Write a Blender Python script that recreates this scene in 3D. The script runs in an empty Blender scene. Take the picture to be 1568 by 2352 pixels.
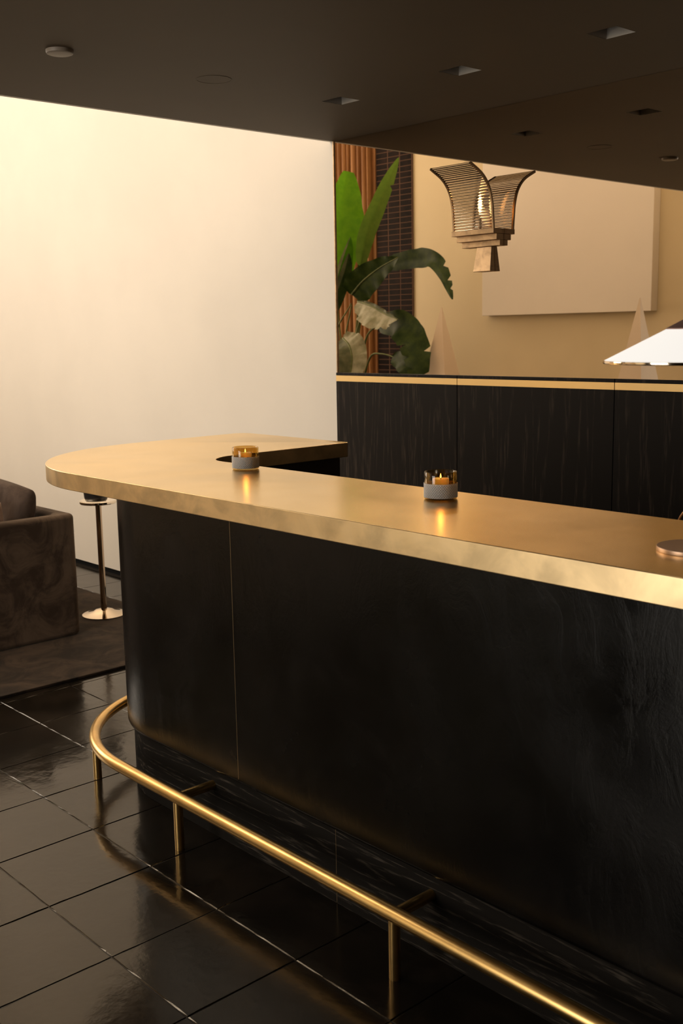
import bpy, bmesh, math, random
from mathutils import Vector, Matrix, noise
random.seed(7)
SC = bpy.context.scene
COL = SC.collection
PI = math.pi

# ---------------------------------------------------------------- camera
cam_d = bpy.data.cameras.new('camera')
cam = bpy.data.objects.new('camera', cam_d); COL.objects.link(cam)
YAW, PITCH, ROLL = 0.8336, 0.1661, -0.0180
cy, sy, cp, sp = math.cos(YAW), math.sin(YAW), math.cos(PITCH), math.sin(PITCH)
F = Vector((-sy*cp, cy*cp, -sp)); R = Vector((cy, sy, 0)); U = R.cross(F)
R2 = math.cos(ROLL)*R + math.sin(ROLL)*U
U2 = -math.sin(ROLL)*R + math.cos(ROLL)*U
M = Matrix((R2, U2, -F)).transposed().to_4x4()
M.translation = Vector((0, 0, 1.55))
cam.matrix_world = M
cam_d.sensor_fit = 'HORIZONTAL'; cam_d.sensor_width = 36.0
cam_d.lens = 2463.3/1568*36.0
cam_d.clip_start = 0.05; cam_d.clip_end = 60
cam_d.dof.use_dof = True; cam_d.dof.focus_distance = 3.4; cam_d.dof.aperture_fstop = 11
SC.camera = cam

# ---------------------------------------------------------------- world, lights, exposure
w = bpy.data.worlds.new('world'); SC.world = w; w.use_nodes = True
w.node_tree.nodes['Background'].inputs[0].default_value = (0.62, 0.72, 0.9, 1)
w.node_tree.nodes['Background'].inputs[1].default_value = 0.6
SC.view_settings.view_transform = 'Standard'; SC.view_settings.look = 'None'
SC.view_settings.exposure = 0.0; SC.view_settings.gamma = 1.0
SC.view_settings.use_curve_mapping = False
SC.cycles.use_denoising = True
SC.cycles.max_bounces = 10; SC.cycles.diffuse_bounces = 4; SC.cycles.glossy_bounces = 5
SC.cycles.transmission_bounces = 9; SC.cycles.transparent_max_bounces = 12
SC.cycles.caustics_refractive = False; SC.cycles.caustics_reflective = False
SC.cycles.sample_clamp_indirect = 6.0

def area(name, loc, aim, sx, sy_, power, color, spread=PI):
    d = bpy.data.lights.new(name, 'AREA'); d.shape = 'RECTANGLE'; d.size = sx; d.size_y = sy_
    d.energy = power; d.color = color; d.spread = spread
    o = bpy.data.objects.new(name, d); COL.objects.link(o); o.location = loc
    o.rotation_euler = (Vector(aim)-Vector(loc)).to_track_quat('-Z', 'Y').to_euler()
    return o
WARM = (1.0, 0.86, 0.69)
area('window_daylight_left', (-10.52, .5, 2.9), (0, .5, 2.9), 2.7, 3.2, 165, WARM)
area('added_wall_wash', (-6.9, -1.24, 4.65), (-6.9, 3.5, 4.65), 5.4, 1.5, 275, WARM)  # unseen source added for even frontal light on the white back wall
area('added_bar_fill', (2.7, 2.3, 1.9), (-1, 2.6, 1.0), .5, .5, 5, (1.0, .72, .45))  # added warm fill for the counter's inner edge, no actual lamp here
area('window_daylight_front', (-2.6, -3.22, 1.2), (-2.6, 4, 1.2), 2.0, 2.1, 108, (1.0, 0.91, 0.79))

# ---------------------------------------------------------------- helpers
def mat(name, color=(.5, .5, .5), rough=.5, metal=0., **kw):
    m = bpy.data.materials.new(name); m.use_nodes = True
    b = m.node_tree.nodes['Principled BSDF']
    b.inputs['Base Color'].default_value = (*color, 1)
    b.inputs['Roughness'].default_value = rough
    b.inputs['Metallic'].default_value = metal
    for k, v in kw.items():
        b.inputs[k.replace('_', ' ')].default_value = v
    return m
def nd(m, t, **kw):
    n = m.node_tree.nodes.new(t)
    for k, v in kw.items(): setattr(n, k, v)
    return n
def ln(m, a, b): m.node_tree.links.new(a, b)
def bsdf(m): return m.node_tree.nodes['Principled BSDF']
def coords(m, scale=(1, 1, 1), space='Object'):
    t = nd(m, 'ShaderNodeTexCoord'); mp = nd(m, 'ShaderNodeMapping')
    mp.inputs['Scale'].default_value = scale
    if space == 'World':
        g = nd(m, 'ShaderNodeNewGeometry'); ln(m, g.outputs['Position'], mp.inputs[0])
    else: ln(m, t.outputs[space], mp.inputs[0])
    return mp.outputs[0]
def noise_tex(m, vec, scale, detail=4, rough=.55, dist=0):
    n = nd(m, 'ShaderNodeTexNoise'); n.inputs['Scale'].default_value = scale
    n.inputs['Detail'].default_value = detail; n.inputs['Roughness'].default_value = rough
    n.inputs['Distortion'].default_value = dist
    ln(m, vec, n.inputs['Vector']); return n.outputs['Fac']
def ramp(m, fac, stops):
    r = nd(m, 'ShaderNodeValToRGB'); e = r.color_ramp.elements
    while len(e) < len(stops): e.new(.5)
    for el, (p, c) in zip(e, stops):
        el.position = p; el.color = (*c, 1) if len(c) == 3 else c
    r.color_ramp.interpolation = 'EASE'
    ln(m, fac, r.inputs[0]); return r.outputs[0]
def mrange(m, fac, a, b, c, d):
    r = nd(m, 'ShaderNodeMapRange')
    for i, v in zip((1, 2, 3, 4), (a, b, c, d)): r.inputs[i].default_value = v
    ln(m, fac, r.inputs[0]); return r.outputs[0]
def bump(m, h, strength, dist=.01):
    b = nd(m, 'ShaderNodeBump'); b.inputs['Strength'].default_value = strength
    b.inputs['Distance'].default_value = dist
    ln(m, h, b.inputs['Height']); ln(m, b.outputs[0], bsdf(m).inputs['Normal'])
    return b

def tag(o, label=None, cat=None, group=None, kind=None):
    if label: o['label'] = label
    if cat: o['category'] = cat
    if group: o['group'] = group
    if kind: o['kind'] = kind
    return o
def obj(name, bm, m, parent=None, smooth=False, loc=None):
    me = bpy.data.meshes.new(name)
    if isinstance(bm, bmesh.types.BMesh):
        bm.normal_update(); bm.to_mesh(me); bm.free()
    else: me = bm
    if m is not None and len(me.materials) == 0: me.materials.append(m)
    if smooth:
        for p in me.polygons: p.use_smooth = True
    o = bpy.data.objects.new(name, me); COL.objects.link(o)
    if parent: o.parent = parent
    if loc is not None: o.location = loc
    return o
def empty(name, loc=(0, 0, 0), rz=0):
    o = bpy.data.objects.new(name, None); COL.objects.link(o)
    o.location = loc; o.rotation_euler = (0, 0, rz); o.empty_display_size = .05
    return o
def box(bm, x0, x1, y0, y1, z0, z1, bev=0, seg=2):
    vs = [bm.verts.new(p) for p in ((x0,y0,z0),(x1,y0,z0),(x1,y1,z0),(x0,y1,z0),(x0,y0,z1),(x1,y0,z1),(x1,y1,z1),(x0,y1,z1))]
    fs = [bm.faces.new([vs[i] for i in f]) for f in ((0,3,2,1),(4,5,6,7),(0,1,5,4),(1,2,6,5),(2,3,7,6),(3,0,4,7))]
    if bev:
        es = list({e for f in fs for e in f.edges})
        bmesh.ops.bevel(bm, geom=es, offset=bev, segments=seg, affect='EDGES', profile=.5)
    return bm
def bx(*a, **k): return box(bmesh.new(), *a, **k)
def lathe(prof, seg=48, bm=None, cx=0, cy_=0):
    bm = bm or bmesh.new(); rings = []
    for r, z in prof:
        if r < 1e-6: rings.append([bm.verts.new((cx, cy_, z))])
        else: rings.append([bm.verts.new((cx+r*math.cos(2*PI*i/seg), cy_+r*math.sin(2*PI*i/seg), z)) for i in range(seg)])
    for a, b in zip(rings, rings[1:]):
        for i in range(seg):
            j = (i+1) % seg
            if len(a) == 1 and len(b) == 1: continue
            if len(a) == 1: bm.faces.new((a[0], b[j], b[i]))
            elif len(b) == 1: bm.faces.new((a[i], a[j], b[0]))
            else: bm.faces.new((a[i], a[j], b[j], b[i]))
    bmesh.ops.recalc_face_normals(bm, faces=bm.faces)
    return bm
def tube(path, r, seg=20, bm=None, cap=True):
    bm = bm or bmesh.new(); P = [Vector(p) for p in path]; n = len(P)
    rs = r if isinstance(r, (list, tuple)) else [r]*n
    T = [(P[min(i+1, n-1)]-P[max(i-1, 0)]).normalized() for i in range(n)]
    up = Vector((0, 0, 1)) if abs(T[0].z) < .9 else Vector((1, 0, 0))
    N = (up-T[0]*up.dot(T[0])).normalized(); rings = []
    for i in range(n):
        N = (N-T[i]*N.dot(T[i])).normalized(); B = T[i].cross(N)
        rings.append([bm.verts.new(P[i]+rs[i]*(math.cos(2*PI*k/seg)*N+math.sin(2*PI*k/seg)*B)) for k in range(seg)])
    for a, b in zip(rings, rings[1:]):
        for k in range(seg):
            j = (k+1) % seg; bm.faces.new((a[k], a[j], b[j], b[k]))
    if cap: bm.faces.new(rings[0][::-1]); bm.faces.new(rings[-1])
    bmesh.ops.recalc_face_normals(bm, faces=bm.faces)
    return bm
def spline(pts, k=6):
    P = [Vector(p) for p in pts]; P = [2*P[0]-P[1]]+P+[2*P[-1]-P[-2]]; out = []
    for i in range(1, len(P)-2):
        for s in range(k):
            t = s/k; a, b, c, d = P[i-1:i+3]
            out.append(.5*((2*b)+(c-a)*t+(2*a-5*b+4*c-d)*t*t+(3*b-a-3*c+d)*t**3))
    out.append(P[-2]); return out
def arc(cx, cy_, r, a0, a1, n):
    return [(cx+r*math.cos(math.radians(a0+(a1-a0)*i/n)), cy_+r*math.sin(math.radians(a0+(a1-a0)*i/n))) for i in range(n+1)]
def prism(poly, z0, z1, bev=0, seg=3, bm=None):
    bm = bm or bmesh.new()
    f = bm.faces.new([bm.verts.new((x, y, z0)) for x, y in poly])
    r = bmesh.ops.extrude_face_region(bm, geom=[f])
    for v in r['geom']:
        if isinstance(v, bmesh.types.BMVert): v.co.z = z1
    bmesh.ops.recalc_face_normals(bm, faces=bm.faces)
    if bev:
        es = [e for e in bm.edges if abs(e.verts[0].co.z-e.verts[1].co.z) < 1e-6]
        bmesh.ops.bevel(bm, geom=es, offset=bev, segments=seg, affect='EDGES', profile=.5)
    return bm
def shade_auto(o, ang=35):
    for p in o.data.polygons: p.use_smooth = True
    bm = bmesh.new(); bm.from_mesh(o.data)
    for e in bm.edges:
        if len(e.link_faces) == 2 and e.calc_face_angle(0) > math.radians(ang): e.smooth = False
    bm.to_mesh(o.data); bm.free()
    md = o.modifiers.new('weighted_normal', 'WEIGHTED_NORMAL'); md.keep_sharp = True; md.weight = 100
    return o

# ---------------------------------------------------------------- materials
def plaster(name, c, var=.03):
    m = mat(name, c, .6); v = coords(m, space='World')
    n = noise_tex(m, v, 1.3, 3)
    ln(m, ramp(m, n, [(.3, tuple(x*(1-var) for x in c)), (.7, tuple(min(1, x*(1+var)) for x in c))]), bsdf(m).inputs['Base Color'])
    bump(m, noise_tex(m, v, 180, 2), .04, .002)
    return m
M_WHITE = plaster('white_plaster', (.745, .68, .595))
M_BEIGE = plaster('beige_plaster', (.80, .68, .46))
M_CEIL = plaster('brown_grey_ceiling_paint', (.095, .068, .040), .05)
bsdf(M_CEIL).inputs['Specular IOR Level'].default_value = .16
bsdf(M_CEIL).inputs['Roughness'].default_value = .6
M_CEILHI = plaster('tall_ceiling_paint', (.75, .70, .62))
M_CANVAS = plaster('cream_canvas', (.93, .87, .80), .02)
M_DARK = mat('dark_wall', (.02, .017, .014), .6)
M_BLACK = mat('black_gap', (.004, .004, .004), .8, Specular_IOR_Level=.1)
M_WRIGHT = plaster('tan_wall', (.55, .36, .19))

def tile_mat():
    m = mat('polished_black_stone', (.012, .011, .010), .13, Specular_IOR_Level=.40)
    bsdf(m).inputs['Specular Tint'].default_value = (1, .87, .68, 1)
    v = coords(m, space='World'); n = noise_tex(m, v, 5, 5)
    ln(m, ramp(m, n, [(.35, (.007, .0055, .004)), (.75, (.018, .013, .009))]), bsdf(m).inputs['Base Color'])
    ln(m, mrange(m, noise_tex(m, v, 2.2, 4), .3, .7, .08, .2), bsdf(m).inputs['Roughness'])
    a = nd(m, 'ShaderNodeMath', operation='ADD')
    ln(m, mrange(m, noise_tex(m, v, 6, 3), 0, 1, 0, 1), a.inputs[0])
    ln(m, mrange(m, noise_tex(m, v, 60, 3), 0, 1, 0, .12), a.inputs[1])
    bump(m, a.outputs[0], .22, .006)
    return m
M_TILE = tile_mat()
M_GROUT = mat('dark_grout', (.014, .011, .008), .38)

def brass(name, c, rough, var=.12, scale=3.0, rv=.08, det=6, fine=.015):
    m = mat(name, c, rough, 1.0); v = coords(m, space='World')
    n = noise_tex(m, v, scale, det, .55, .6)
    d = tuple(x*(1-var*1.4) for x in c); l = tuple(min(1, x*(1+var*.35)) for x in c)
    ln(m, ramp(m, n, [(.3, d), (.62, c), (.8, l)]), bsdf(m).inputs['Base Color'])
    ln(m, mrange(m, noise_tex(m, v, scale*2.3, det, .6), .1, .9, rough-rv, rough+rv), bsdf(m).inputs['Roughness'])
    bump(m, noise_tex(m, coords(m, (1, 1, 1), 'World'), 240, 3), fine, .0006)
    return m
M_TOP = brass('satin_brass_top', (.98, .71, .31), .25, .10, 2.2, .035, 2, 0.0)
M_EDGE = brass('brushed_brass_edge', (.93, .70, .39), .36, .20, 8, .06)
M_RAIL = brass('aged_brass_tube', (.86, .56, .21), .30, .14, 7, .04)
M_STRIP = mat('brass_inlay', (.93, .66, .30), .42, 1.0)
M_SCONCE = brass('antique_brass', (.58, .40, .235), .40, .22, 22, .06)
M_POL = mat('polished_brass', (.95, .78, .58), .08, 1.0)
M_CHROME = mat('polished_nickel', (.90, .80, .66), .06, 1.0)

def leather():
    m = mat('black_leather_panel', (.010, .009, .008), .22, Specular_IOR_Level=.27)
    v = coords(m, space='World')
    n = noise_tex(m, v, 2.6, 6, .6, .8)
    ln(m, ramp(m, n, [(.42, (.002, .0017, .0014)), (.75, (.007, .006, .0052))]), bsdf(m).inputs['Base Color'])
    ln(m, mrange(m, noise_tex(m, v, 4, 5), .3, .7, .17, .30), bsdf(m).inputs['Roughness'])
    a = nd(m, 'ShaderNodeMath', operation='ADD')
    ln(m, mrange(m, noise_tex(m, coords(m, (1, 1, .45), 'World'), 11, 7, .7, 1.2), .45, .75, 0, 1), a.inputs[0])
    ln(m, mrange(m, noise_tex(m, v, 130, 3), 0, 1, 0, .35), a.inputs[1])
    bump(m, a.outputs[0], .16, .002)
    return m
M_LEATH = leather()
def oak(name, axis, base, line, scale=1.0):
    m = mat(name, base, .55, Specular_IOR_Level=.14)
    # grain runs along `axis`
    s = {'z': (1, 1, .07), 'x': (.07, 1, 1)}[axis]
    v = coords(m, s, 'World')
    n1 = noise_tex(m, v, 5*scale, 2, .5, .4)
    wv = nd(m, 'ShaderNodeTexWave', wave_type='RINGS' , rings_direction='Z')
    mul = nd(m, 'ShaderNodeMath', operation='MULTIPLY'); mul.inputs[1].default_value = 26
    ln(m, n1, mul.inputs[0])
    sn = nd(m, 'ShaderNodeMath', operation='SINE'); 
    m2 = nd(m, 'ShaderNodeMath', operation='MULTIPLY'); m2.inputs[1].default_value = 3.2
    ln(m, mul.outputs[0], m2.inputs[0]); ln(m, m2.outputs[0], sn.inputs[0])
    m.node_tree.nodes.remove(wv)
    fine = noise_tex(m, v, 120*scale, 3, .6)
    mm = nd(m, 'ShaderNodeMath', operation='MULTIPLY')
    ln(m, mrange(m, sn.outputs[0], .1, 1, 0, 1), mm.inputs[0]); ln(m, mrange(m, fine, .42, .65, 0, 1), mm.inputs[1])
    ln(m, ramp(m, mm.outputs[0], [(0, base), (1, line)]), bsdf(m).inputs['Base Color'])
    bump(m, mm.outputs[0], .1, .0006)
    return m
M_OAKV = oak('dark_oak_vertical', 'z', (.009, .006, .004), (.038, .027, .019))
M_OAKH = oak('dark_oak_horizontal', 'x', (.008, .0065, .005), (.050, .041, .032), 1.8)
bsdf(M_OAKH).inputs['Roughness'].default_value = .7; bsdf(M_OAKH).inputs['Specular IOR Level'].default_value = .08
M_INNER = mat('dark_inner_panel', (.018, .010, .006), .5)

m = M_MIRROR = mat('bronze_mirror', (.72, .605, .475), .0, 1.0)
def velvet(name, c1, c2):
    m = mat(name, c1, .85); v = coords(m, space='World')
    ln(m, ramp(m, noise_tex(m, v, 5, 7, .66, 1.0), [(.36, c1), (.66, c2)]), bsdf(m).inputs['Base Color'])
    bsdf(m).inputs['Sheen Weight'].default_value = .15; bsdf(m).inputs['Specular IOR Level'].default_value = .15
    bsdf(m).inputs['Sheen Roughness'].default_value = .35
    bsdf(m).inputs['Sheen Tint'].default_value = (.8, .65, .5, 1)
    bump(m, noise_tex(m, v, 300, 2), .15, .001)
    return m
M_SOFA = velvet('brown_velvet', (.055, .036, .024), (.145, .10, .068))
M_RUG = velvet('dark_brown_rug', (.012, .008, .0055), (.055, .036, .024))
M_PILLOW = velvet('dark_taupe_velvet', (.05, .034, .026), (.10, .07, .055))
M_PILLOW2 = velvet('mid_taupe_velvet', (.20, .13, .10), (.30, .21, .16))
def glass(name, c, rough=0., ior=1.45):
    return mat(name, c, rough, 0, Transmission_Weight=1.0, IOR=ior)
def thin_glass(name, tint):
    m = mat(name, tint, 0); nt = m.node_tree
    tr = nd(m, 'ShaderNodeBsdfTransparent'); tr.inputs[0].default_value = (*tint, 1)
    gl = nd(m, 'ShaderNodeBsdfGlossy'); gl.inputs['Roughness'].default_value = .03
    fr_ = nd(m, 'ShaderNodeFresnel'); gm = nd(m, 'ShaderNodeNewGeometry'); ln(m, mrange(m, gm.outputs['Backfacing'], 0, 1, 1.5, .6667), fr_.inputs[0])
    mx = nd(m, 'ShaderNodeMixShader'); ln(m, fr_.outputs[0], mx.inputs[0])
    ln(m, tr.outputs[0], mx.inputs[1]); ln(m, gl.outputs[0], mx.inputs[2])
    ln(m, mx.outputs[0], nt.nodes['Material Output'].inputs[0]); nt.nodes.remove(bsdf(m))
    return m
M_SMOKE = thin_glass('smoky_amber_glass', (.82, .70, .44))
M_ROD = glass('clear_glass_rod', (.97, .93, .90), .03)
M_WAX = mat('cream_wax', (.98, .90, .76), .5, 0, Subsurface_Weight=1.0, Subsurface_Scale=.02)
bsdf(M_WAX).inputs['Subsurface Radius'].default_value = (1, .6, .3)
_t = nd(M_WAX, 'ShaderNodeBsdfTranslucent'); _t.inputs[0].default_value = (1, .94, .80, 1)
_x = nd(M_WAX, 'ShaderNodeMixShader'); _x.inputs[0].default_value = .55
ln(M_WAX, bsdf(M_WAX).outputs[0], _x.inputs[1]); ln(M_WAX, _t.outputs[0], _x.inputs[2]); ln(M_WAX, _x.outputs[0], M_WAX.node_tree.nodes['Material Output'].inputs[0])
def emis(name, c, s):
    m = mat(name, (0, 0, 0), .5); b = bsdf(m)
    b.inputs['Emission Color'].default_value = (*c, 1); b.inputs['Emission Strength'].default_value = s
    return m
M_FLAME = emis('candle_flame', (1.0, .60, .20), 9)
M_BULB = emis('warm_filament', (1.0, .50, .16), 12)
M_WICK = mat('wick', (.02, .015, .01), .9)

# ================================================================ SETTING
ZC, YM, XE = 2.438, 3.541, -3.915      # low ceiling height, back wall plane, edge of the low ceiling
def struct(name, bm, m, parent=None):
    o = obj(name, bm, m, parent)
    if not parent: o['kind'] = 'structure'
    return o
# floor: grout bed, then every stone tile
floor = struct('floor', bx(-10.6, 3.1, -3.4, YM+.1, -.06, -.0024), M_GROUT)
TX, TY, TW, TV = -3.256, 1.558, .3349, .3261
def tile_mesh(seed):
    rnd = random.Random(seed); bm = bmesh.new(); g = .0006; b = .0013
    hx, hy = TW/2-g, TV/2-g; N = 10
    top, mid = [], []
    pts = []
    for s in range(4):
        for i in range(N):
            t = -1+2*i/N
            pts.append([(t, -1), (1, t), (-t, 1), (-1, -t)][s])
    for k, (px, py) in enumerate(pts):
        j = noise.noise(Vector((px*3.1+seed*9, py*3.1, 0)))*.0030
        j2 = .0016*rnd.random()
        top.append(bm.verts.new((px*(hx-b-j2-abs(j)), py*(hy-b-j2-abs(j)), -.0002*rnd.random())))
        mid.append(bm.verts.new((px*(hx-abs(j)*.5), py*(hy-abs(j)*.5), -.0021)))
    low = [bm.verts.new((v.co.x, v.co.y, -.012)) for v in mid]
    n = len(top)
    bm.faces.new(top)
    for A, B in ((mid, top), (low, mid)):
        for i in range(n):
            j = (i+1) % n; bm.faces.new((A[i], A[j], B[j], B[i]))
    bm.normal_update()
    me = bpy.data.meshes.new('tile'); bm.to_mesh(me); bm.free(); me.materials.append(M_TILE)
    return me
tmeshes = [tile_mesh(s) for s in range(7)]
rest = bmesh.new(); NT = 0
for i in range(-22, 20):
    for j in range(-15, 7):
        x, y = TX+(i+.5)*TW, TY+(j+.5)*TV
        if x < -10.4 or x > 2.9 or y < -3.2 or y > YM-.02: continue
        rx, ry = random.uniform(-.0016, .0016), random.uniform(-.0016, .0016)
        near = (-6.6 < x < -.9 and y > .9) and y < 2.9 and not (x > -3.0 and y > 2.0) and not (x < -5 and y < 2.4 and x < -4.9)
        if near or (-7 < x < -4.3 and y > 2.9):
            o = obj('tile', tmeshes[(i*3+j*5) % 7], None, floor, loc=(x, y, random.uniform(-.0008, 0)))
            o.rotation_euler = (rx, ry, 0); NT += 1
        else:
            box(rest, x-TW/2+.002, x+TW/2-.002, y-TV/2+.002, y+TV/2-.002, -.012, -.0008)
o = obj('tile_field', rest, M_TILE, floor); o['kind'] = 'stuff'

# low ceiling with square openings for the recessed lights
DL = [(-3.226, 2.972), (-2.612, 2.970), (-2.0, 2.955)]; DH = .053
bm = bmesh.new()
y0, y1 = 2.965-DH, 2.965+DH
box(bm, XE, 3.1, -3.4, y0, ZC, ZC+.14); box(bm, XE, 3.1, y1, YM+.1, ZC, ZC+.14)
xs = [XE]+[v for (x, _) in DL for v in (x-DH, x+DH)]+[3.1]
for a, b in zip(xs[::2], xs[1::2]): box(bm, a, b, y0, y1, ZC, ZC+.14)
struct('ceiling', bm, M_CEIL)
struct('trim_1', bx(XE-.02, XE, -3.4, YM+.05, ZC, 5.6), M_CEILHI)          # face above the ceiling edge
struct('ceiling_tall', bx(-10.6, XE, -1.3, YM+.1, 5.6, 5.7), M_CEILHI)
# walls
struct('wall_back', bx(-10.6, XE, YM, YM+.12, .032, 5.6), M_WHITE)
struct('baseboard_back', bx(-10.6, XE, YM+.012, YM+.1, -.006, .034), M_BLACK)
struct('wall_back_bar', bx(XE+.001, 3.1, YM+.03, YM+.15, 0, ZC), M_DARK)
bm = bmesh.new()                                                          # left wall with tall window opening
box(bm, -10.6, -10.5, -1.3, -.85, 0, 5.6); box(bm, -10.6, -10.5, 1.85, YM, 0, 5.6)
box(bm, -10.6, -10.5, -.85, 1.85, 0, 1.3); box(bm, -10.6, -10.5, -.85, 1.85, 4.5, 5.6)
struct('wall_left', bm, M_WHITE)
bm = bmesh.new()
for y in (-.85, .47, 1.79): box(bm, -10.5, -10.46, y, y+.06, 1.3, 4.5)
for z in (1.3, 4.44): box(bm, -10.5, -10.46, -.85, 1.85, z, z+.06)
struct('window_1', bm, M_SCONCE)
bm = bmesh.new()                                                          # lounge wall facing the mirror, clerestory opening added to light the white wall
box(bm, -10.6, -4.4, -1.32, -1.2, 0, 3.9); box(bm, -10.6, -4.4, -1.32, -1.2, 5.4, 5.6)
box(bm, -10.6, -9.6, -1.32, -1.2, 3.9, 5.4); box(bm, -4.2, XE, -1.32, -1.2, 3.9, 5.6)
box(bm, -4.4, XE, -1.32, -1.2, ZC+.14, 3.9); box(bm, -4.4, -4.2, -1.32, -1.2, 5.4, 5.6)
struct('wall_front', bm, M_BEIGE)
bm = bmesh.new()
for x in (-9.6, -7.82, -6.03, -4.25): box(bm, x, x+.05, -1.22, -1.17, 3.9, 5.4)
for z in (3.9, 5.35): box(bm, -9.6, -4.2, -1.22, -1.17, z, z+.05)
struct('added_clerestory_frame', bm, M_SCONCE)  # frame of the added clerestory, out of view
struct('wall_return', bx(-4.52, -4.4, -3.3, -1.32, 0, ZC), M_BEIGE)
bm = bmesh.new()
box(bm, -4.4, -3.62, -3.3, -3.2, 0, ZC); box(bm, -1.58, 3.1, -3.3, -3.2, 0, ZC)
box(bm, -3.62, -1.58, -3.3, -3.2, 0, .12); box(bm, -3.62, -1.58, -3.3, -3.2, 2.28, ZC)
struct('wall_front_bar', bm, M_DARK)
bm = bmesh.new()
for x in (-3.62, -2.62, -1.62): box(bm, x, x+.04, -3.21, -3.17, .12, 2.28)
for z in (.12, 2.24): box(bm, -3.62, -1.58, -3.21, -3.17, z, z+.04)
struct('window_2', bm, M_DARK)
struct('wall_right', bx(3.0, 3.1, -3.3, YM, 0, ZC), M_WRIGHT)

# ================================================================ BACK BAR: cabinet front, brass inlay, mirror
mir = obj('wall_mirror', bx(XE+.006, 2.98, YM+.004, YM+.024, 1.3562, ZC-.0005), M_MIRROR)
tag(mir, 'bronze-tinted wall mirror above the dark oak cabinet front, reflecting the lounge', 'mirror')
trimm = obj('edge_trim', bx(XE+.0005, XE+.006, YM-.002, YM+.024, 1.3562, ZC-.0005), M_SCONCE, mir)
cab = empty('back_bar_cabinet', (XE, YM, 0))
tag(cab, 'dark oak panelled back bar cabinet with a brass inlay line under the mirror', 'cabinet')
seams = [XE+.001, -3.129, -2.333, -1.53, -.73, .07, .87, 1.67, 2.98]
for a, b in zip(seams, seams[1:]):
    a_, b_ = a+.0016-XE, b-.0016-XE
    obj('door_panel', bx(a_, b_, -.008, .024, .10, 1.3145, bev=.0012), M_OAKV, cab)
    s = obj('brass_inlay', bx(a_, b_, -.0085, .024, 1.3150, 1.3425), M_STRIP, cab)
    obj('top_edge', bx(a_, b_, -.008, .024, 1.3430, 1.3560, bev=.0008), M_OAKV, cab)
obj('toe_kick', bx(.002, 2.98-XE, .01, .024, 0, .099), M_BLACK, cab)

# ================================================================ BAR
# brass counter outline in plan (hook shape)
out = [(1.0, 1.571)] + arc(-2.96, 2.221, .65, 270, 180, 28) + [(-3.61, 2.68)] + arc(-3.56, 2.68, .05, 180, 90, 6) \
    + [(-2.972, 2.73)] + arc(-2.972, 2.712, .018, 90, 0, 4) + arc(-2.834, 2.175, .12, 180, 270, 12) + [(1.0, 2.055)]
ct = obj('brass_countertop', prism(out, 1.087, 1.141, bev=.0022, seg=3), None)
ct.data.materials.append(M_TOP); ct.data.materials.append(M_EDGE)
for p in ct.data.polygons:
    p.material_index = 0 if p.normal.z > .8 else 1
shade_auto(ct, 50)
tag(ct, 'hook-shaped satin brass bar countertop with a rounded end, on the black bar', 'countertop')

base = empty('bar_base', (-2.96, 2.22, 0))
tag(base, 'black leather-fronted curved bar base under the brass countertop', 'bar')
BX, BY = -2.96, 2.22
def wall_path(r, x0, x1):      # outer path of front wall: x0..x1 along front (y=-r), going around corner to left wall end
    return None
def panel_strip(path, z0, z1, th, round_bottom=0):
    """vertical panel following plan path (list of (x,y)), thickness th inward, rounded lower edge"""
    bm = bmesh.new(); n = len(path); rows = []
    prof = []
    if round_bottom:
        rb = round_bottom
        prof = [(th, z0)]+[(rb-rb*math.sin(a), z0+rb-rb*math.cos(a)) for a in [PI/2*k/6 for k in range(7)]]
    else: prof = [(th, z0), (0, z0)]
    prof += [(0, z1), (th, z1)]
    P = [Vector((x, y)) for x, y in path]
    for i in range(n):
        t = (P[min(i+1, n-1)]-P[max(i-1, 0)]).normalized()
        nrm = Vector((t.y, -t.x))          # outward when travelling +x along front
        rows.append([bm.verts.new((P[i].x-nrm.x*d, P[i].y-nrm.y*d, z)) for d, z in prof])
    k = len(prof)
    for a, b in zip(rows, rows[1:]):
        for q in range(k):
            w_ = (q+1) % k; bm.faces.new((a[q], a[w_], b[w_], b[q]))
    bm.faces.new(rows[0]); bm.faces.new(rows[-1][::-1])
    bmesh.ops.recalc_face_normals(bm, faces=bm.faces)
    return bm
RP, RL = .425, .405
s1 = -2.455-BX
end_y = .50
cornerP = [(x, y) for x, y in arc(0, 0, RP, 180, 270, 26)]
path0 = [(-RP, end_y)]+cornerP+[(s1-.0012, -RP)]
panel_groups = [path0]
xsn = [s1, s1+2.44, s1+3.95]
for a, b in zip(xsn, xsn[1:]): panel_groups.append([(a+.0012+(b-a-.0024)*k/3, -RP) for k in range(4)])
for g in panel_groups:
    o = obj('leather_panel', panel_strip(g, .2225, 1.0865, .024, .016), M_LEATH, base); shade_auto(o, 40)
s2 = -2.046-BX
cornerL = arc(0, 0, RL, 180, 270, 22)
grp = [[(-RL, end_y)]+cornerL+[(s2-.0012, -RL)]]
for a, b in zip([s2, s2+2.0, s2+3.94], [s2+2.0, s2+3.94]): grp.append([(a+.0012, -RL), (b-.0012, -RL)])
for g in grp:
    o = obj('plinth_panel', panel_strip(g, 0.0, .222, .02), M_OAKH, base); shade_auto(o, 40)
M_SEAM = mat('dull_brass_seam', (.45, .34, .20), .4, 1.0)
for a in xsn[:2]: obj('seam_strip', bx(a-.0007, a+.0007, -RP-.0003, -RP+.01, .24, 1.0865), M_SEAM, base)
obj('seam_strip', bx(s2-.0006, s2+.0006, -RL-.0002, -RL+.01, .002, .221), M_SEAM, base)
# staff-side faces and end closures
obj('inner_panel', bx(-.06, -.04, -.15, .50, 0, 1.0865), M_INNER, base)
obj('inner_panel', bx(-.06, 3.95, -.205, -.185, 0, 1.0865), M_INNER, base)
obj('end_panel', bx(-RL, -.06, .48, .50, 0, 1.0865), M_INNER, base)

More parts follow.
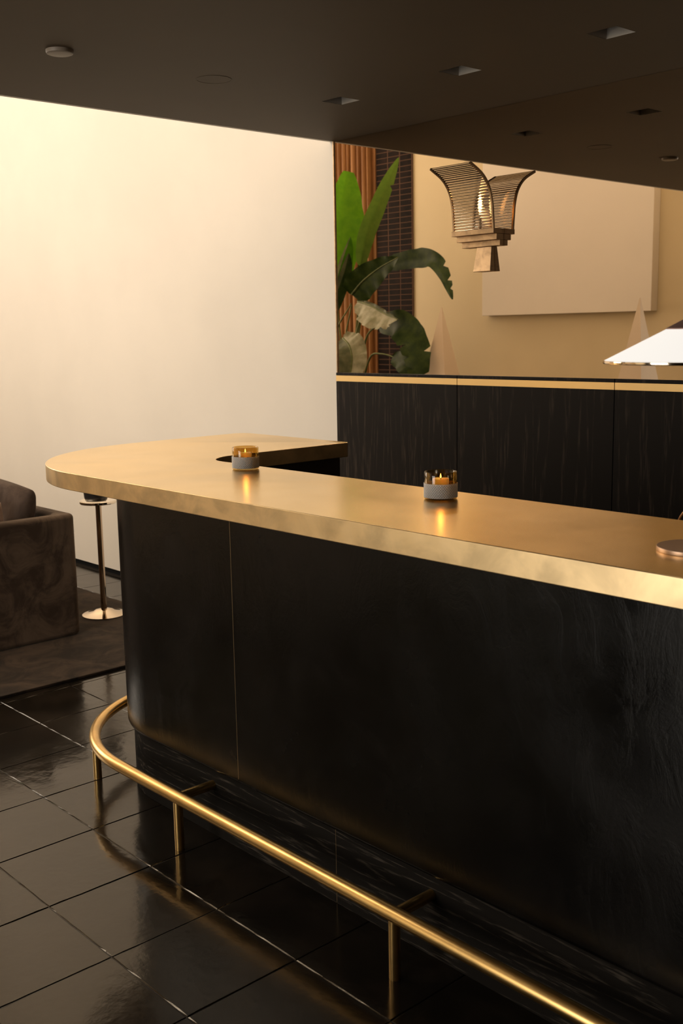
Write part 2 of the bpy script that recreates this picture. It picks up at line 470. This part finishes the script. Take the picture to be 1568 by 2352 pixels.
# foot rail
RZ = .167; RR = .0195; YR = 1.683
fr = empty('foot_rail', (-2.96, YR, 0))
tag(fr, 'curved tubular aged brass foot rail along the foot of the bar', 'foot rail')
rc = (0, .56); 
path = [(-.572, 1.02, RZ)]+[(x, y, RZ) for x, y in [(rc[0]+px*1.015, rc[1]+py) for px, py in arc(0, 0, .56, 180, 270, 30)]]+[(1.2, 0, RZ), (2.6, 0, RZ), (3.9, 0, RZ)]
path = [(-.568, .9, RZ)]+path[1:]
rail = obj('rail', tube(path, RR, 28), M_RAIL, fr, smooth=True)
def post(x, y, arm_to=None):
    o = obj('post', tube([(x, y, -.0005), (x, y, RZ)], .0145, 24), M_RAIL, fr); shade_auto(o)
    c = obj('arm', tube([(x, y, RZ), arm_to], .0145, 24), M_RAIL, fr) if arm_to else None
    if c: shade_auto(c)
post(-.311, 1.782-YR-.006)
for px in (-2.616, -1.691, -.766, .159):
    post(px+2.96, 0, (px+2.96, BY-RL-YR+.001, RZ))
post(-.566, .62, (-RL-.001, .62, RZ))

# ================================================================ CANDLES
def diamond_band(R, z0, z1):
    """pressed-glass lattice: raised crossing ribs on a cylinder"""
    bm = bmesh.new(); NA, NZ = 264, 34; K = 42; rows = []
    for j in range(NZ+1):
        z = z0+(z1-z0)*j/NZ; row = []
        for i in range(NA):
            a = 2*PI*i/NA
            u = a*K/(2*PI); v_ = (z-z0)/(2*PI*R/K*1.15)
            d1 = abs(((u+v_) % 1)-.5)*2; d2 = abs(((u-v_) % 1)-.5)*2
            h = max(max(0, 1-(1-d1)*2.3), max(0, 1-(1-d2)*2.3))
            r = R+.0013*h
            row.append(bm.verts.new((r*math.cos(a), r*math.sin(a), z)))
        rows.append(row)
    for a, b in zip(rows, rows[1:]):
        for i in range(NA):
            j = (i+1) % NA; bm.faces.new((a[i], a[j], b[j], b[i]))
    return bm
def frosted_mat():
    m = mat('white_pressed_lattice', (.9, .86, .8), .35)
    g = nd(m, 'ShaderNodeTexCoord'); sx = nd(m, 'ShaderNodeSeparateXYZ'); ln(m, g.outputs['Object'], sx.inputs[0])
    v2 = nd(m, 'ShaderNodeVectorMath', operation='LENGTH'); cmb = nd(m, 'ShaderNodeCombineXYZ')
    ln(m, sx.outputs[0], cmb.inputs[0]); ln(m, sx.outputs[1], cmb.inputs[1]); ln(m, cmb.outputs[0], v2.inputs[0])
    f = mrange(m, v2.outputs['Value'], .0404, .0412, 0, 1)
    ln(m, ramp(m, f, [(0, (.42, .33, .24)), (1, (.97, .94, .90))]), bsdf(m).inputs['Base Color'])
    tr = nd(m, 'ShaderNodeBsdfTranslucent'); tr.inputs[0].default_value = (1, .95, .88, 1)
    mx = nd(m, 'ShaderNodeMixShader'); mx.inputs[0].default_value = .25
    ln(m, bsdf(m).outputs[0], mx.inputs[1]); ln(m, tr.outputs[0], mx.inputs[2]); ln(m, mx.outputs[0], m.node_tree.nodes['Material Output'].inputs[0])
    return m
M_FROST = frosted_mat()
band_me = None
def candle(x, y, label, first=None):
    global band_me
    R_ = .041; zt = 1.141
    c = empty('votive_candle_holder', (x, y, zt))
    tag(c, label, 'candle holder', 'glass votive holders on the bar')
    g = obj('glass_cup', lathe([(0, .0005), (R_-.003, .0005), (R_-.0008, .003), (R_-.0008, .0665), (R_-.0018, .0685), (R_-.0036, .0685),
        (R_-.0046, .0665), (R_-.0046, .009), (R_-.008, .006), (0, .006)], 72), M_SMOKE, c, smooth=True)
    if band_me is None:
        bm = diamond_band(R_-.0004, .0055, .0405)
        band = obj('lattice_band', bm, M_FROST, c, smooth=True); band_me = band.data
    else: band = obj('lattice_band', band_me, None, c)
    wx = obj('wax_candle', lathe([(0, .0065), (.0165, .0065), (.018, .010), (.0198, .045), (.0203, .0495), (.0195, .0512), (.017, .0500), (.010, .0478), (0, .0475)], 40), M_WAX, c, smooth=True)
    wk = obj('wick', tube([(0, 0, .0475), (.0003, 0, .0525)], .0007, 8), M_WICK, wx)
    fl = obj('flame', lathe([(0, .0510), (.0013, .0525), (.0019, .0545), (.0016, .0575), (.0009, .0605), (0, .0635)], 16), M_FLAME, wx, smooth=True)
    d = bpy.data.lights.new('candle_light', 'POINT'); d.energy = .075; d.color = (1, .52, .23); d.shadow_soft_size = .005
    lo = bpy.data.objects.new('candle_light', d); COL.objects.link(lo); lo.location = (x, y, zt+.060)
candle(-2.616, 1.982, 'lit votive in a smoky glass holder near the rounded end of the bar')
candle(-1.768, 1.936, 'lit votive in a smoky glass holder standing mid-bar, nearer to the table lamp')

# ================================================================ TABLE LAMP on the bar
lamp = empty('table_lamp', (-1.0, 1.782, 1.141))
tag(lamp, 'table lamp with conical white glass shade and brass disc base at the bar right end', 'lamp')
M_LBASE = mat('rose_brass_disc', (.52, .36, .26), .42, 1.0)
o = obj('base', lathe([(0, 0), (.0648, 0), (.0655, .001), (.0655, .0075), (.0648, .0085), (0, .0085)], 72), M_LBASE, lamp); shade_auto(o)
o = obj('stem', tube([(0, 0, .008), (0, 0, .40)], .006, 16), M_RAIL, lamp); shade_auto(o)
M_SHADE = mat('opal_glass_shade', (.5, .47, .43), .35, 0, Transmission_Weight=.0)
bsdf(M_SHADE).inputs['Emission Color'].default_value = (1, .95, .88, 1); bsdf(M_SHADE).inputs['Emission Strength'].default_value = .88
o = obj('shade', lathe([(.168, .349), (.060, .404), (.058, .402), (.163, .349)], 96), M_SHADE, lamp); shade_auto(o, 60)
o = obj('shade_rim', lathe([(.1685, .344), (.170, .3455), (.1695, .349), (.168, .3496), (.163, .349), (.162, .346)], 96), M_POL, lamp); shade_auto(o, 60)
M_CAP = mat('mauve_metal_cap', (.33, .20, .17), .45, .3)
o = obj('cap', lathe([(.0605, .4035), (.0605, .4055), (.012, .431), (.0, .433), (0, .428), (.058, .4022)], 72), M_CAP, lamp); shade_auto(o, 40)
o = obj('finial', lathe([(0, .43), (.006, .431), (.007, .438), (.004, .444), (0, .446)], 20), M_POL, lamp, smooth=True)
cord = spline([(.05, .04, .004), (.09, .12, .005), (.07, .24, .016), (-.01, .30, .034), (-.10, .318, .044), (-.17, .326, .034), (-.21, .332, .008), (-.23, .337, -.03), (-.24, .34, -.12), (-.24, .34, -.9)], 8)
M_CORD = mat('copper_cord', (.60, .26, .08), .45, .2)
obj('cord', tube(cord, .0025, 10), M_CORD, lamp, smooth=True)
d = bpy.data.lights.new('lamp_bulb', 'POINT'); d.energy = .6; d.color = (1, .78, .52); d.shadow_soft_size = .03
lo = bpy.data.objects.new('lamp_bulb', d); COL.objects.link(lo); lo.location = (-1.0, 1.782, 1.141+.35)

# ================================================================ SCONCE on the mirror
YS = YM+.004
sc = empty('wall_sconce', (-2.993, YS, 1.79))
tag(sc, 'stepped antique brass sconce with a flared screen of glass rods, fixed to the mirror', 'wall lamp')
Z0 = 1.79
def sb(x0, x1, d, z0, z1, bev=.0008): return bx(x0, x1, -d, -.0005, z0-Z0, z1-Z0, bev=bev, seg=1)
obj('stepped_plate', sb(-.118, .110, .068, 1.9365, 1.957), M_SCONCE, sc)
obj('stepped_plate', sb(-.108, .108, .046, 1.9125, 1.936), M_SCONCE, sc)
obj('stepped_plate', sb(-.098, .108, .025, 1.8895, 1.912), M_SCONCE, sc)
bm = bmesh.new()
a = [(-.020, -.018, 1.889), (.058, -.018, 1.889), (.058, -.0005, 1.889), (-.020, -.0005, 1.889)]
b = [(-.030, -.032, 1.789), (.063, -.032, 1.789), (.063, -.0005, 1.789), (-.030, -.0005, 1.789)]
va = [bm.verts.new((x, y, z-Z0)) for x, y, z in a]; vb = [bm.verts.new((x, y, z-Z0)) for x, y, z in b]
bm.faces.new(va); bm.faces.new(vb[::-1])
for i in range(4): bm.faces.new((va[i], vb[i], vb[(i+1) % 4], va[(i+1) % 4]))
bmesh.ops.recalc_face_normals(bm, faces=bm.faces)
bmesh.ops.bevel(bm, geom=list(bm.edges), offset=.001, segments=1, affect='EDGES')
obj('stem_bracket', bm, M_SCONCE, sc)
prof = spline([(-.062, 1.957), (-.066, 2.005), (-.073, 2.062), (-.093, 2.118), (-.135, 2.163), (-.205, 2.199)], 10)  # 2D spline (y,z)
def spl2(pts, k):
    return [(v.x, v.y) for v in spline([(p[0], p[1], 0) for p in pts], k)]
prof = spl2([(-.062, 1.957), (-.066, 2.005), (-.073, 2.062), (-.093, 2.118), (-.135, 2.163), (-.205, 2.199)], 10)
def ribbon(x0, x1, hw=.0045):
    bm = bmesh.new(); n = len(prof); rows = []
    for i in range(n):
        a_, b_ = prof[max(i-1, 0)], prof[min(i+1, n-1)]
        t = Vector((b_[0]-a_[0], b_[1]-a_[1])).normalized(); nn = Vector((-t.y, t.x))
        p = Vector(prof[i]); q0, q1 = p+nn*hw, p-nn*hw
        rows.append([bm.verts.new((x, q.x, q.y-Z0)) for x, q in ((x0, q0), (x1, q0), (x1, q1), (x0, q1))])
    for a_, b_ in zip(rows, rows[1:]):
        for k in range(4): bm.faces.new((a_[k], a_[(k+1) % 4], b_[(k+1) % 4], b_[k]))
    bm.faces.new(rows[0]); bm.faces.new(rows[-1]); bmesh.ops.recalc_face_normals(bm, faces=bm.faces)
    return bm
for x0, x1 in ((-.112, -.104), (.100, .108)):
    o = obj('side_strip', ribbon(x0, x1), M_SCONCE, sc); shade_auto(o, 40)
# rods along the curve
L = [0]
for a_, b_ in zip(prof, prof[1:]): L.append(L[-1]+math.dist(a_, b_))
NR = 27; rod_me = None
for k in range(NR):
    s = .004+(L[-1]-.007)*k/(NR-1)
    i = max(j for j in range(len(L)-1) if L[j] <= s); t = (s-L[i])/(L[i+1]-L[i])
    y = prof[i][0]*(1-t)+prof[i+1][0]*t; z = prof[i][1]*(1-t)+prof[i+1][1]*t
    if rod_me is None:
        o = obj('glass_rod', tube([(-.1035, 0, 0), (.0995, 0, 0)], .0047, 14), M_ROD, sc); shade_auto(o, 40); rod_me = o.data
    else: o = obj('glass_rod', rod_me, None, sc)
    o.location = (0, y, z-Z0)
bulb = obj('candle_bulb', lathe([(0, 1.957-Z0), (.007, 1.957-Z0), (.007, 2.02-Z0), (.0, 2.02-Z0)], 20), M_SCONCE, sc)
bulb.location = (.012, -.036, 0)
g = obj('filament', lathe([(0, 2.022-Z0), (.005, 2.03-Z0), (.0085, 2.05-Z0), (.0075, 2.07-Z0), (.004, 2.09-Z0), (.0, 2.10-Z0)], 20), M_BULB, bulb, smooth=True)
d = bpy.data.lights.new('sconce_light', 'POINT'); d.energy = .5; d.color = (1, .6, .3); d.shadow_soft_size = .006
lo = bpy.data.objects.new('sconce_light', d); COL.objects.link(lo); lo.location = (-2.981, YS-.036, 2.06)

# ================================================================ CEILING FITTINGS
M_REC = mat('grey_reflector', (.72, .66, .58), .5)
dl_labels = ['square recessed downlight nearest the mirror corner and the white wall',
             'square recessed downlight in the middle of the row of three',
             'square recessed downlight farthest right on the low ceiling']
for (x, _), lab in zip(DL, dl_labels):
    t = empty('recessed_downlight', (x, 2.965, ZC)); tag(t, lab, 'downlight', 'recessed downlights in the low ceiling')
    bm = bmesh.new(); h = DH-.0005; H_ = .075
    # open tapered box
    lo_ = [bm.verts.new(p) for p in ((-h, -h, .0005), (h, -h, .0005), (h, h, .0005), (-h, h, .0005))]
    up_ = [bm.verts.new(p) for p in ((-h*.8, -h*.8, H_), (h*.8, -h*.8, H_), (h*.8, h*.8, H_), (-h*.8, h*.8, H_))]
    for i in range(4): bm.faces.new((lo_[i], lo_[(i+1) % 4], up_[(i+1) % 4], up_[i]))
    bm.faces.new(up_)
    r = bmesh.ops.solidify(bm, geom=bm.faces[:], thickness=.002)
    obj('housing', bm, M_REC, t)
    obj('lamp_lens', lathe([(0, H_-.012), (.022, H_-.012), (.024, H_-.004), (0, H_-.004)], 24), M_BLACK, t)
det = obj('smoke_detector', lathe([(.0, 2.4255), (.036, 2.4255), (.041, 2.4275), (.043, 2.432), (.043, ZC+.0005), (0, ZC+.0005)], 48), mat('detector_plastic', (.27, .22, .17), .5))
det.location = (-3.212, 1.758, 0); shade_auto(det)
tag(det, 'small round raised disc on the ceiling above the left side', 'smoke detector')
spk = empty('ceiling_speaker', (-3.237, 2.368, ZC)); tag(spk, 'flush round ceiling speaker grille painted like the ceiling', 'speaker')
M_SPK = M_CEIL
o = obj('rim', lathe([(.060, .0005), (.060, -.0012), (.063, -.0012), (.0635, .0005)], 56), M_SPK, spk)
o = obj('grille', lathe([(0, -.0006), (.0595, -.0006), (.0595, .0005), (0, .0005)], 56), M_SPK, spk)

# ================================================================ LOUNGE: rug, sofa, cushions, stand
def rounded_rect(x0, x1, y0, y1, r, n=8):
    return arc(x1-r, y0+r, r, -90, 0, n)+arc(x1-r, y1-r, r, 0, 90, n)+arc(x0+r, y1-r, r, 90, 180, n)+arc(x0+r, y0+r, r, 180, 270, n)
rug = obj('rug', prism(rounded_rect(-7.9, -4.32, .1, 3.16, .02), 0, .013, bev=.004), M_RUG); shade_auto(rug)
tag(rug, 'dark brown plush rug on the black tiles under the sofa', 'rug')
sofa = empty('sofa', (-5.95, 2.2, .013)); tag(sofa, 'brown velvet tub sofa with thin straight sides, standing on the rug', 'sofa')
ox, oy = -5.95, 2.2
def ushape(x0, x1, y0, y1, t, ro, ri):
    o_ = arc(x1-ro, y1-ro, ro, 0, 90, 8)+arc(x0+ro, y1-ro, ro, 90, 180, 8)
    i_ = arc(x0+t+ri, y1-t-ri, ri, 180, 90, 6)+arc(x1-t-ri, y1-t-ri, ri, 90, 0, 6)
    return [(x1, y0)]+o_+[(x0, y0), (x0+t, y0)]+i_+[(x1-t, y0)]
sh = obj('shell', prism(ushape(-.97, .995, -.42, .455, .085, .05, .05), 0.0, .640, bev=.024, seg=4), M_SOFA, sofa); shade_auto(sh, 60)
o = obj('seat_base', bx(-.88, .905, -.42, .365, .03, .24, bev=.02), M_SOFA, sofa)
for xa, xb in ((-.875, .01), (.018, .90)):
    o = obj('seat_cushion', bx(xa, xb, -.43, .36, .242, .42, bev=.045, seg=4), M_SOFA, sofa, smooth=True)
def pillow(name, m, w_, h_, t_, loc, rot, label, seed):
    bm = bmesh.new(); N = 28; T_, B_ = {}, {}
    for i in range(N+1):
        for j in range(N+1):
            u, v = -1+2*i/N, -1+2*j/N
            e = max(0, (1-abs(u)**2.6))*max(0, (1-abs(v)**2.6))
            pin = 1-.07*(1-abs(v)**2)*abs(u)**3; pin2 = 1-.07*(1-abs(u)**2)*abs(v)**3
            x, z = u*w_/2*pin*math.sqrt(1-.2*v*v), v*h_/2*pin2*math.sqrt(1-.2*u*u)
            k = noise.noise(Vector((x*7+seed, z*7, seed)))*.020 + abs(noise.noise(Vector((x*17+seed+z*8, z*10, 1))))*.018
            th = t_/2*e**.42
            edge = i in (0, N) or j in (0, N)
            T_[i, j] = bm.verts.new((x, th+k*(e**.3), z))
            B_[i, j] = T_[i, j] if edge else bm.verts.new((x, -th+k*(e**.3), z))
    for i in range(N):
        for j in range(N):
            bm.faces.new((T_[i, j], T_[i, j+1], T_[i+1, j+1], T_[i+1, j]))
            bm.faces.new((B_[i, j], B_[i+1, j], B_[i+1, j+1], B_[i, j+1]))
    bmesh.ops.recalc_face_normals(bm, faces=bm.faces)
    o = obj(name, bm, m, smooth=True); o.location = loc; o.rotation_euler = rot
    tag(o, label, 'cushion'); return o
pillow('cushion', M_PILLOW, .52, .42, .19, (-5.34, 2.405, .625), (math.radians(-14), math.radians(7), math.radians(10)), 'large dark taupe velvet cushion leaning in the sofa back corner', 3)
pillow('cushion', M_PILLOW2, .40, .32, .12, (-5.115, 2.14, .598), (math.radians(-8), math.radians(2), math.radians(84)), 'smaller paler velvet cushion in front of the dark one, at the left edge', 9)

st = empty('champagne_stand', (-5.225, 2.935, .013)); tag(st, 'slender polished metal ice bucket stand with a domed disc foot beside the sofa', 'stand')
obj('foot', lathe([(0, 0), (.118, 0), (.121, .002), (.121, .005), (.10, .008), (.06, .020), (.045, .031), (.02, .034), (0, .034)], 72), M_POL, st, smooth=True); shade_auto(bpy.context.scene.objects['foot'], 30)
o = obj('pole', tube([(0, 0, .03), (0, 0, .632)], .0165, 28), mat('dark_polished_pole', (.55, .42, .30), .10, 1.0), st); shade_auto(o)
o = obj('ring', lathe([(.015, .632), (.098, .632), (.101, .636), (.101, .646), (.096, .65), (.080, .644), (.015, .643)], 64), M_CHROME, st); shade_auto(o)
bk = obj('bucket', lathe([(0, .645), (.058, .645), (.064, .66), (.076, .80), (.078, .802), (.074, .802), (.06, .66), (0, .655)], 56), mat('black_bucket', (.02, .017, .016), .25), None)
bk.location = (-5.235, 2.93, .016); shade_auto(bk)
tag(bk, 'black ice bucket held in the ring of the metal stand, mostly under the counter edge', 'bucket')

# ================================================================ SEEN IN THE MIRROR (real things in front of the front wall)
YW = -1.2
# fluted wooden panelling
fl = empty('fluted_wall_panel', (-9.9, YW, 0)); tag(fl, 'tall fluted amber wood wall panel behind the big-leaved plant, seen in the mirror', 'wall panel')
M_AMB = mat('amber_wood', (.33, .15, .05), .6, Specular_IOR_Level=.2)
vv = coords(M_AMB, (1, 1, .05), 'World'); ln(M_AMB, ramp(M_AMB, noise_tex(M_AMB, vv, 22, 4), [(.3, (.20, .085, .026)), (.7, (.36, .175, .065))]), bsdf(M_AMB).inputs['Base Color'])
obj('backing', bx(0, 1.43, .001, .03, 0, 4.39), M_AMB, fl)
flm = None; x = .0; k = 0
while x < 1.38:
    wd = [.085, .055, .10, .07][k % 4]; k += 1
    bm = bmesh.new(); rows = []
    for z in (0, 4.39):
        rows.append([bm.verts.new((x+wd/2-wd/2*math.cos(a), .03+.045*math.sin(a), z)) for a in [PI*q/10 for q in range(11)]])
    for q in range(10): bm.faces.new((rows[0][q], rows[0][q+1], rows[1][q+1], rows[1][q]))
    o = obj('flute', bm, M_AMB, fl); shade_auto(o, 60); x += wd
# dark brick-tile pier
pier = empty('tiled_pier', (-8.475, YW, 0)); tag(pier, 'dark brown stack-bonded tile pier between the wood panel and beige wall, in the mirror', 'pier')
M_PT = mat('dark_brown_glazed_tile', (.022, .013, .011), .5, Specular_IOR_Level=.05)
ln(M_PT, ramp(M_PT, noise_tex(M_PT, coords(M_PT, space='World'), 9, 3), [(.35, (.006, .0035, .003)), (.7, (.018, .009, .0075))]), bsdf(M_PT).inputs['Base Color'])
M_PG = mat('brown_grout', (.13, .078, .06), .8, Specular_IOR_Level=.1)
obj('core', bx(.0, .535, .001, .0178, 0, 4.39), M_PG, pier)
bm = bx(-.0775, .0775, 0, .008, -.0240, .0240, bev=.0012, seg=1); bmesh.ops.translate(bm, vec=(0, 0, 0), verts=bm.verts)
me = bpy.data.meshes.new('brick'); bm.to_mesh(me); bm.free(); me.materials.append(M_PT)
rs = bmesh.new()
for c in range(3):
    xc = .093+c*.175
    for r in range(76):
        zc = .035+r*.0566
        if r < 75 and 0.9 < zc < 4.2:
            o = obj('brick', me, None, pier, loc=(xc, .0125, zc)); o.scale = (1.03 if c else 1.03, 1, 1)
        else: box(rs, xc-.081, xc+.081, .0125, .0205, zc-.0245, zc+.0245)
o = obj('brick_field', rs, M_PT, pier); o['kind'] = 'stuff'
# painting
pt = obj('blank_canvas', bx(-6.93, -5.068, YW+.001, YW+.10, 1.682, 3.45, bev=.004), M_CANVAS)
tag(pt, 'large blank cream canvas hung on the beige wall, seen in the mirror', 'canvas')
# obelisks
M_OBE = plaster('pale_pink_plaster', (.84, .70, .56), .02)
def obelisk(x, y, h, r, rot, label):
    bm = bmesh.new(); n = 4
    lo_ = [bm.verts.new((r*math.cos(rot+PI/2*k), r*math.sin(rot+PI/2*k), 0)) for k in range(4)]
    hi_ = [bm.verts.new((.004*math.cos(rot+PI/2*k), .004*math.sin(rot+PI/2*k), h)) for k in range(4)]
    for i in range(4): bm.faces.new((lo_[i], lo_[(i+1) % 4], hi_[(i+1) % 4], hi_[i]))
    bm.faces.new(lo_[::-1]); bm.faces.new(hi_)
    o = obj('obelisk', bm, M_OBE); o.location = (x, y, 0)
    tag(o, label, 'sculpture', 'pale obelisks in the lounge')
def rot_for(x, y): return math.atan2(7.08-y, 0-x)+math.radians(-9)
obelisk(-6.93, -.518, 1.765, .47, rot_for(-6.93, -.5), 'pale obelisk nearer the plant, left of the two in the mirror')
obelisk(-4.765, -.45, 1.775, .43, rot_for(-4.76, -.4), 'pale obelisk below the canvas right corner, beside the lamp shade, in the mirror')
# slim stand
sd = empty('slender_stand', (-4.92, -.92, 0)); tag(sd, 'slender dark metal pole stand reflected below the lamp shade', 'stand')
o = obj('pole', tube([(0, 0, .01), (0, 0, 1.44)], .011, 12), mat('plum_metal', (.10, .05, .055), .4, .4), sd); shade_auto(o)
o = obj('foot', lathe([(0, 0), (.11, 0), (.11, .008), (.02, .015), (0, .015)], 32), M_DARK, sd); shade_auto(o)
o = obj('tray', lathe([(0, 1.438), (.05, 1.438), (.052, 1.446), (0, 1.446)], 32), M_DARK, sd); shade_auto(o)

# plant
def leaf_mat(name, c1, c2, rough=.35, trans=.0):
    m = mat(name, c1, .5, Specular_IOR_Level=.16); v = coords(m, space='World')
    ln(m, ramp(m, noise_tex(m, v, 14, 4), [(.3, c1), (.7, c2)]), bsdf(m).inputs['Base Color'])
    if trans:
        tr = nd(m, 'ShaderNodeBsdfTranslucent'); tr.inputs[0].default_value = (*[min(1, x*1.6) for x in c2], 1)
        mx = nd(m, 'ShaderNodeMixShader'); mx.inputs[0].default_value = trans
        out_ = m.node_tree.nodes['Material Output']
        ln(m, bsdf(m).outputs[0], mx.inputs[1]); ln(m, tr.outputs[0], mx.inputs[2]); ln(m, mx.outputs[0], out_.inputs[0])
    return m
G_BRIGHT = leaf_mat('bright_green_leaf', (.05, .17, .008), (.11, .28, .012), .35, .35)
G_MID = leaf_mat('mid_green_leaf', (.05, .11, .012), (.10, .17, .025), .35, .35)
G_DARK = leaf_mat('dark_green_leaf', (.010, .026, .004), (.034, .060, .010), .32, .08)
G_PALE = leaf_mat('pale_leaf_underside', (.22, .23, .14), (.42, .42, .32), .45, .15)
G_OLIVE = leaf_mat('olive_leaf_underside', (.07, .085, .045), (.13, .14, .08), .45, .12)
G_STEM = leaf_mat('leaf_stalk', (.09, .12, .04), (.18, .20, .08), .45)
plant = empty('bird_of_paradise_plant', (-8.3, -.6, 0)); tag(plant, 'tall leafy potted plant with broad banana-like leaves, seen in the mirror left side', 'plant')
PO = Vector((-8.3, -.6, 0))
EYE = Vector((0, 7.08, 1.55))
def leaf(mid, wl, wr, m, shape=.5, fold=.25, twist=0., slits=(), wave=.02, fr=0, end=.985, name='leaf', m2=None, rib=True):
    C = spline([Vector(p)-PO for p in mid], 10); n = len(C)
    bm = bmesh.new(); rows = []; K = 5
    slv = {int(s*n): d for s, d in slits}
    for i in range(n):
        t = i/(n-1); T = (C[min(i+1, n-1)]-C[max(i-1, 0)]).normalized()
        V_ = (EYE-PO-C[i]).normalized(); V_ = (V_-T*V_.dot(T)).normalized()
        W_ = T.cross(V_)
        if twist:
            q = Matrix.Rotation(twist, 3, T); V_ = q@V_; W_ = q@W_
        prof_ = (math.sin(PI*min(1, t**shape*end+.012)))**.62
        nz = 1+.08*noise.noise(C[i]*9)
        row = []
        for s in range(-K, K+1):
            f = s/K; wdt = (wl if s < 0 else wr)*prof_*nz
            wv = wave*math.sin(t*28+(1 if s > 0 else 0)*1.3)*abs(f)**2
            if fr: wv += fr*math.sin(t*75)*abs(f)**1.5
            cut = 1.0
            for c_, dep in slits:
                if (dep > 0) == (s > 0) and abs(t-c_) < .022: cut = min(cut, 1-abs(dep)*(1-abs(t-c_)/.022))
            ff = max(-cut, min(cut, f)) if abs(f) > 0 else 0
            row.append(bm.verts.new(C[i]+W_*(ff*wdt)+V_*(fold*abs(ff)*wdt+wv)))
        rows.append(row)
    for a_, b_ in zip(rows, rows[1:]):
        for k in range(2*K):
            f_ = bm.faces.new((a_[k], a_[k+1], b_[k+1], b_[k]))
            f_.material_index = 1 if (m2 and k >= K) else 0
    bmesh.ops.remove_doubles(bm, verts=bm.verts, dist=1e-5)
    o = obj(name, bm, m, plant, smooth=True)
    if m2: o.data.materials.append(m2)
    if rib:
        obj('midrib', tube([c-0*c for c in C], [.009*(1-.75*i/(n-1))+.002 for i in range(n)], 8), G_STEM, o, smooth=True)
    return o
leaf([(-8.46, -.56, 2.02), (-8.354, -.485, 2.442), (-8.229, -.451, 2.773), (-8.09, -.418, 3.12)], .26, .17, G_BRIGHT, .8, .2, end=.955, slits=((.8, .3),), wave=.016, rib=False)
leaf([(-8.56, -.568, 1.85), (-8.42, -.551, 2.10), (-8.30, -.535, 2.30), (-8.17, -.518, 2.50)], .12, .03, G_BRIGHT, .8, .2, m2=G_PALE, wave=.005, rib=False)
leaf([(-8.50, -.54, 1.72), (-8.40, -.53, 1.95), (-8.27, -.52, 2.16), (-8.20, -.52, 2.34)], .09, .05, G_DARK, .8, .2, m2=G_OLIVE, wave=.005, rib=False)
leaf([(-7.978, -.468, 2.20), (-7.872, -.456, 2.49), (-7.685, -.443, 2.762), (-7.52, -.431, 2.986), (-7.379, -.418, 3.161)], .085, .085, G_MID, .62, .35, wave=.006, slits=((.7, -.5),), rib=False)
leaf([(-8.01, -.50, 2.12), (-8.0, -.50, 2.25), (-7.93, -.49, 2.42)], .06, .03, G_DARK, .7, .2, rib=False)
leaf([(-8.166, -.518, 1.93), (-7.926, -.451, 2.051), (-7.62, -.385, 2.16), (-7.304, -.318, 2.237)], .17, .15, G_DARK, .5, .15, wave=.012)
leaf([(-7.80, -.618, 2.19), (-7.28, -.518, 2.215), (-6.95, -.418, 2.185), (-6.719, -.318, 2.032), (-6.529, -.218, 1.82)], .075, .105, G_DARK, .55, .15, slits=((.66, .85), (.80, .75), (.9, .6)), wave=.008, rib=False)
leaf([(-7.97, -.418, 1.852), (-7.714, -.351, 1.80), (-7.435, -.285, 1.71), (-7.215, -.218, 1.66)], .20, .035, G_PALE, .95, .25, fr=.010, m2=G_OLIVE, slits=((.62, -.35), (.78, -.45), (.88, -.3)))
leaf([(-7.778, -.518, 1.607), (-7.393, -.418, 1.61), (-7.107, -.318, 1.44), (-6.955, -.218, 1.20), (-6.90, -.118, .95)], .15, .15, G_DARK, .75, .1, wave=.015, slits=((.5, -.5), (.62, -.6), (.75, -.5), (.6, .5), (.8, .5)), rib=False)
leaf([(-7.586, -.518, 1.298), (-7.341, -.451, 1.24), (-7.182, -.385, 1.10), (-7.063, -.318, .90)], .11, .11, G_DARK, .7, .1, wave=.012, slits=((.5, .5), (.7, -.5)), rib=False)
leaf([(-8.091, -.318, 1.49), (-7.925, -.251, 1.41), (-7.82, -.185, 1.27), (-7.80, -.118, 1.05), (-7.84, -.1, .82)], .30, .155, G_OLIVE, .62, .15, fr=.010, m2=G_PALE)
for pts in [[(-8.35, -.62, .5), (-8.42, -.618, .925), (-8.339, -.568, 1.428), (-8.169, -.518, 1.824)],
            [(-8.38, -.62, .5), (-8.52, -.618, .923), (-8.485, -.568, 1.50), (-8.175, -.518, 1.838)],
            [(-8.30, -.62, .5), (-8.338, -.618, .929), (-8.193, -.568, 1.428), (-8.001, -.518, 1.798), (-7.975, -.418, 1.852)],
            [(-8.25, -.62, .5), (-8.204, -.618, .933), (-8.04, -.585, 1.462), (-7.85, -.551, 1.6), (-7.74, -.518, 1.615)],
            [(-8.25, -.62, .5), (-8.15, -.618, .933), (-7.979, -.585, 1.286), (-7.773, -.551, 1.327), (-7.538, -.518, 1.29)],
            [(-8.32, -.62, .5), (-8.372, -.618, .928), (-8.40, -.568, 1.5), (-8.46, -.56, 2.05)],
            [(-8.30, -.62, .5), (-8.30, -.618, .929), (-8.124, -.568, 1.80), (-7.985, -.47, 2.24)],
            [(-8.29, -.62, .5), (-8.28, -.618, .929), (-8.034, -.568, 1.864), (-7.78, -.618, 2.19)],
            [(-8.36, -.62, .5), (-8.49, -.618, .92), (-8.44, -.568, 1.25), (-8.12, -.33, 1.48)]]:
    C = spline([Vector(p)-PO for p in pts], 8)
    obj('stalk', tube(C, [.016*(1-.6*i/(len(C)-1)) for i in range(len(C))], 8), G_STEM, plant, smooth=True)
o = obj('pot', lathe([(0, 0), (.20, 0), (.24, .02), (.27, .50), (.28, .52), (.255, .52), (.25, .47), (0, .47)], 48), mat('dark_clay_pot', (.03, .025, .022), .5), plant); shade_auto(o)
o = obj('soil', lathe([(0, .471), (.249, .471), (.249, .49), (0, .495)], 32), M_GROUT, plant)
print('tiles', NT)
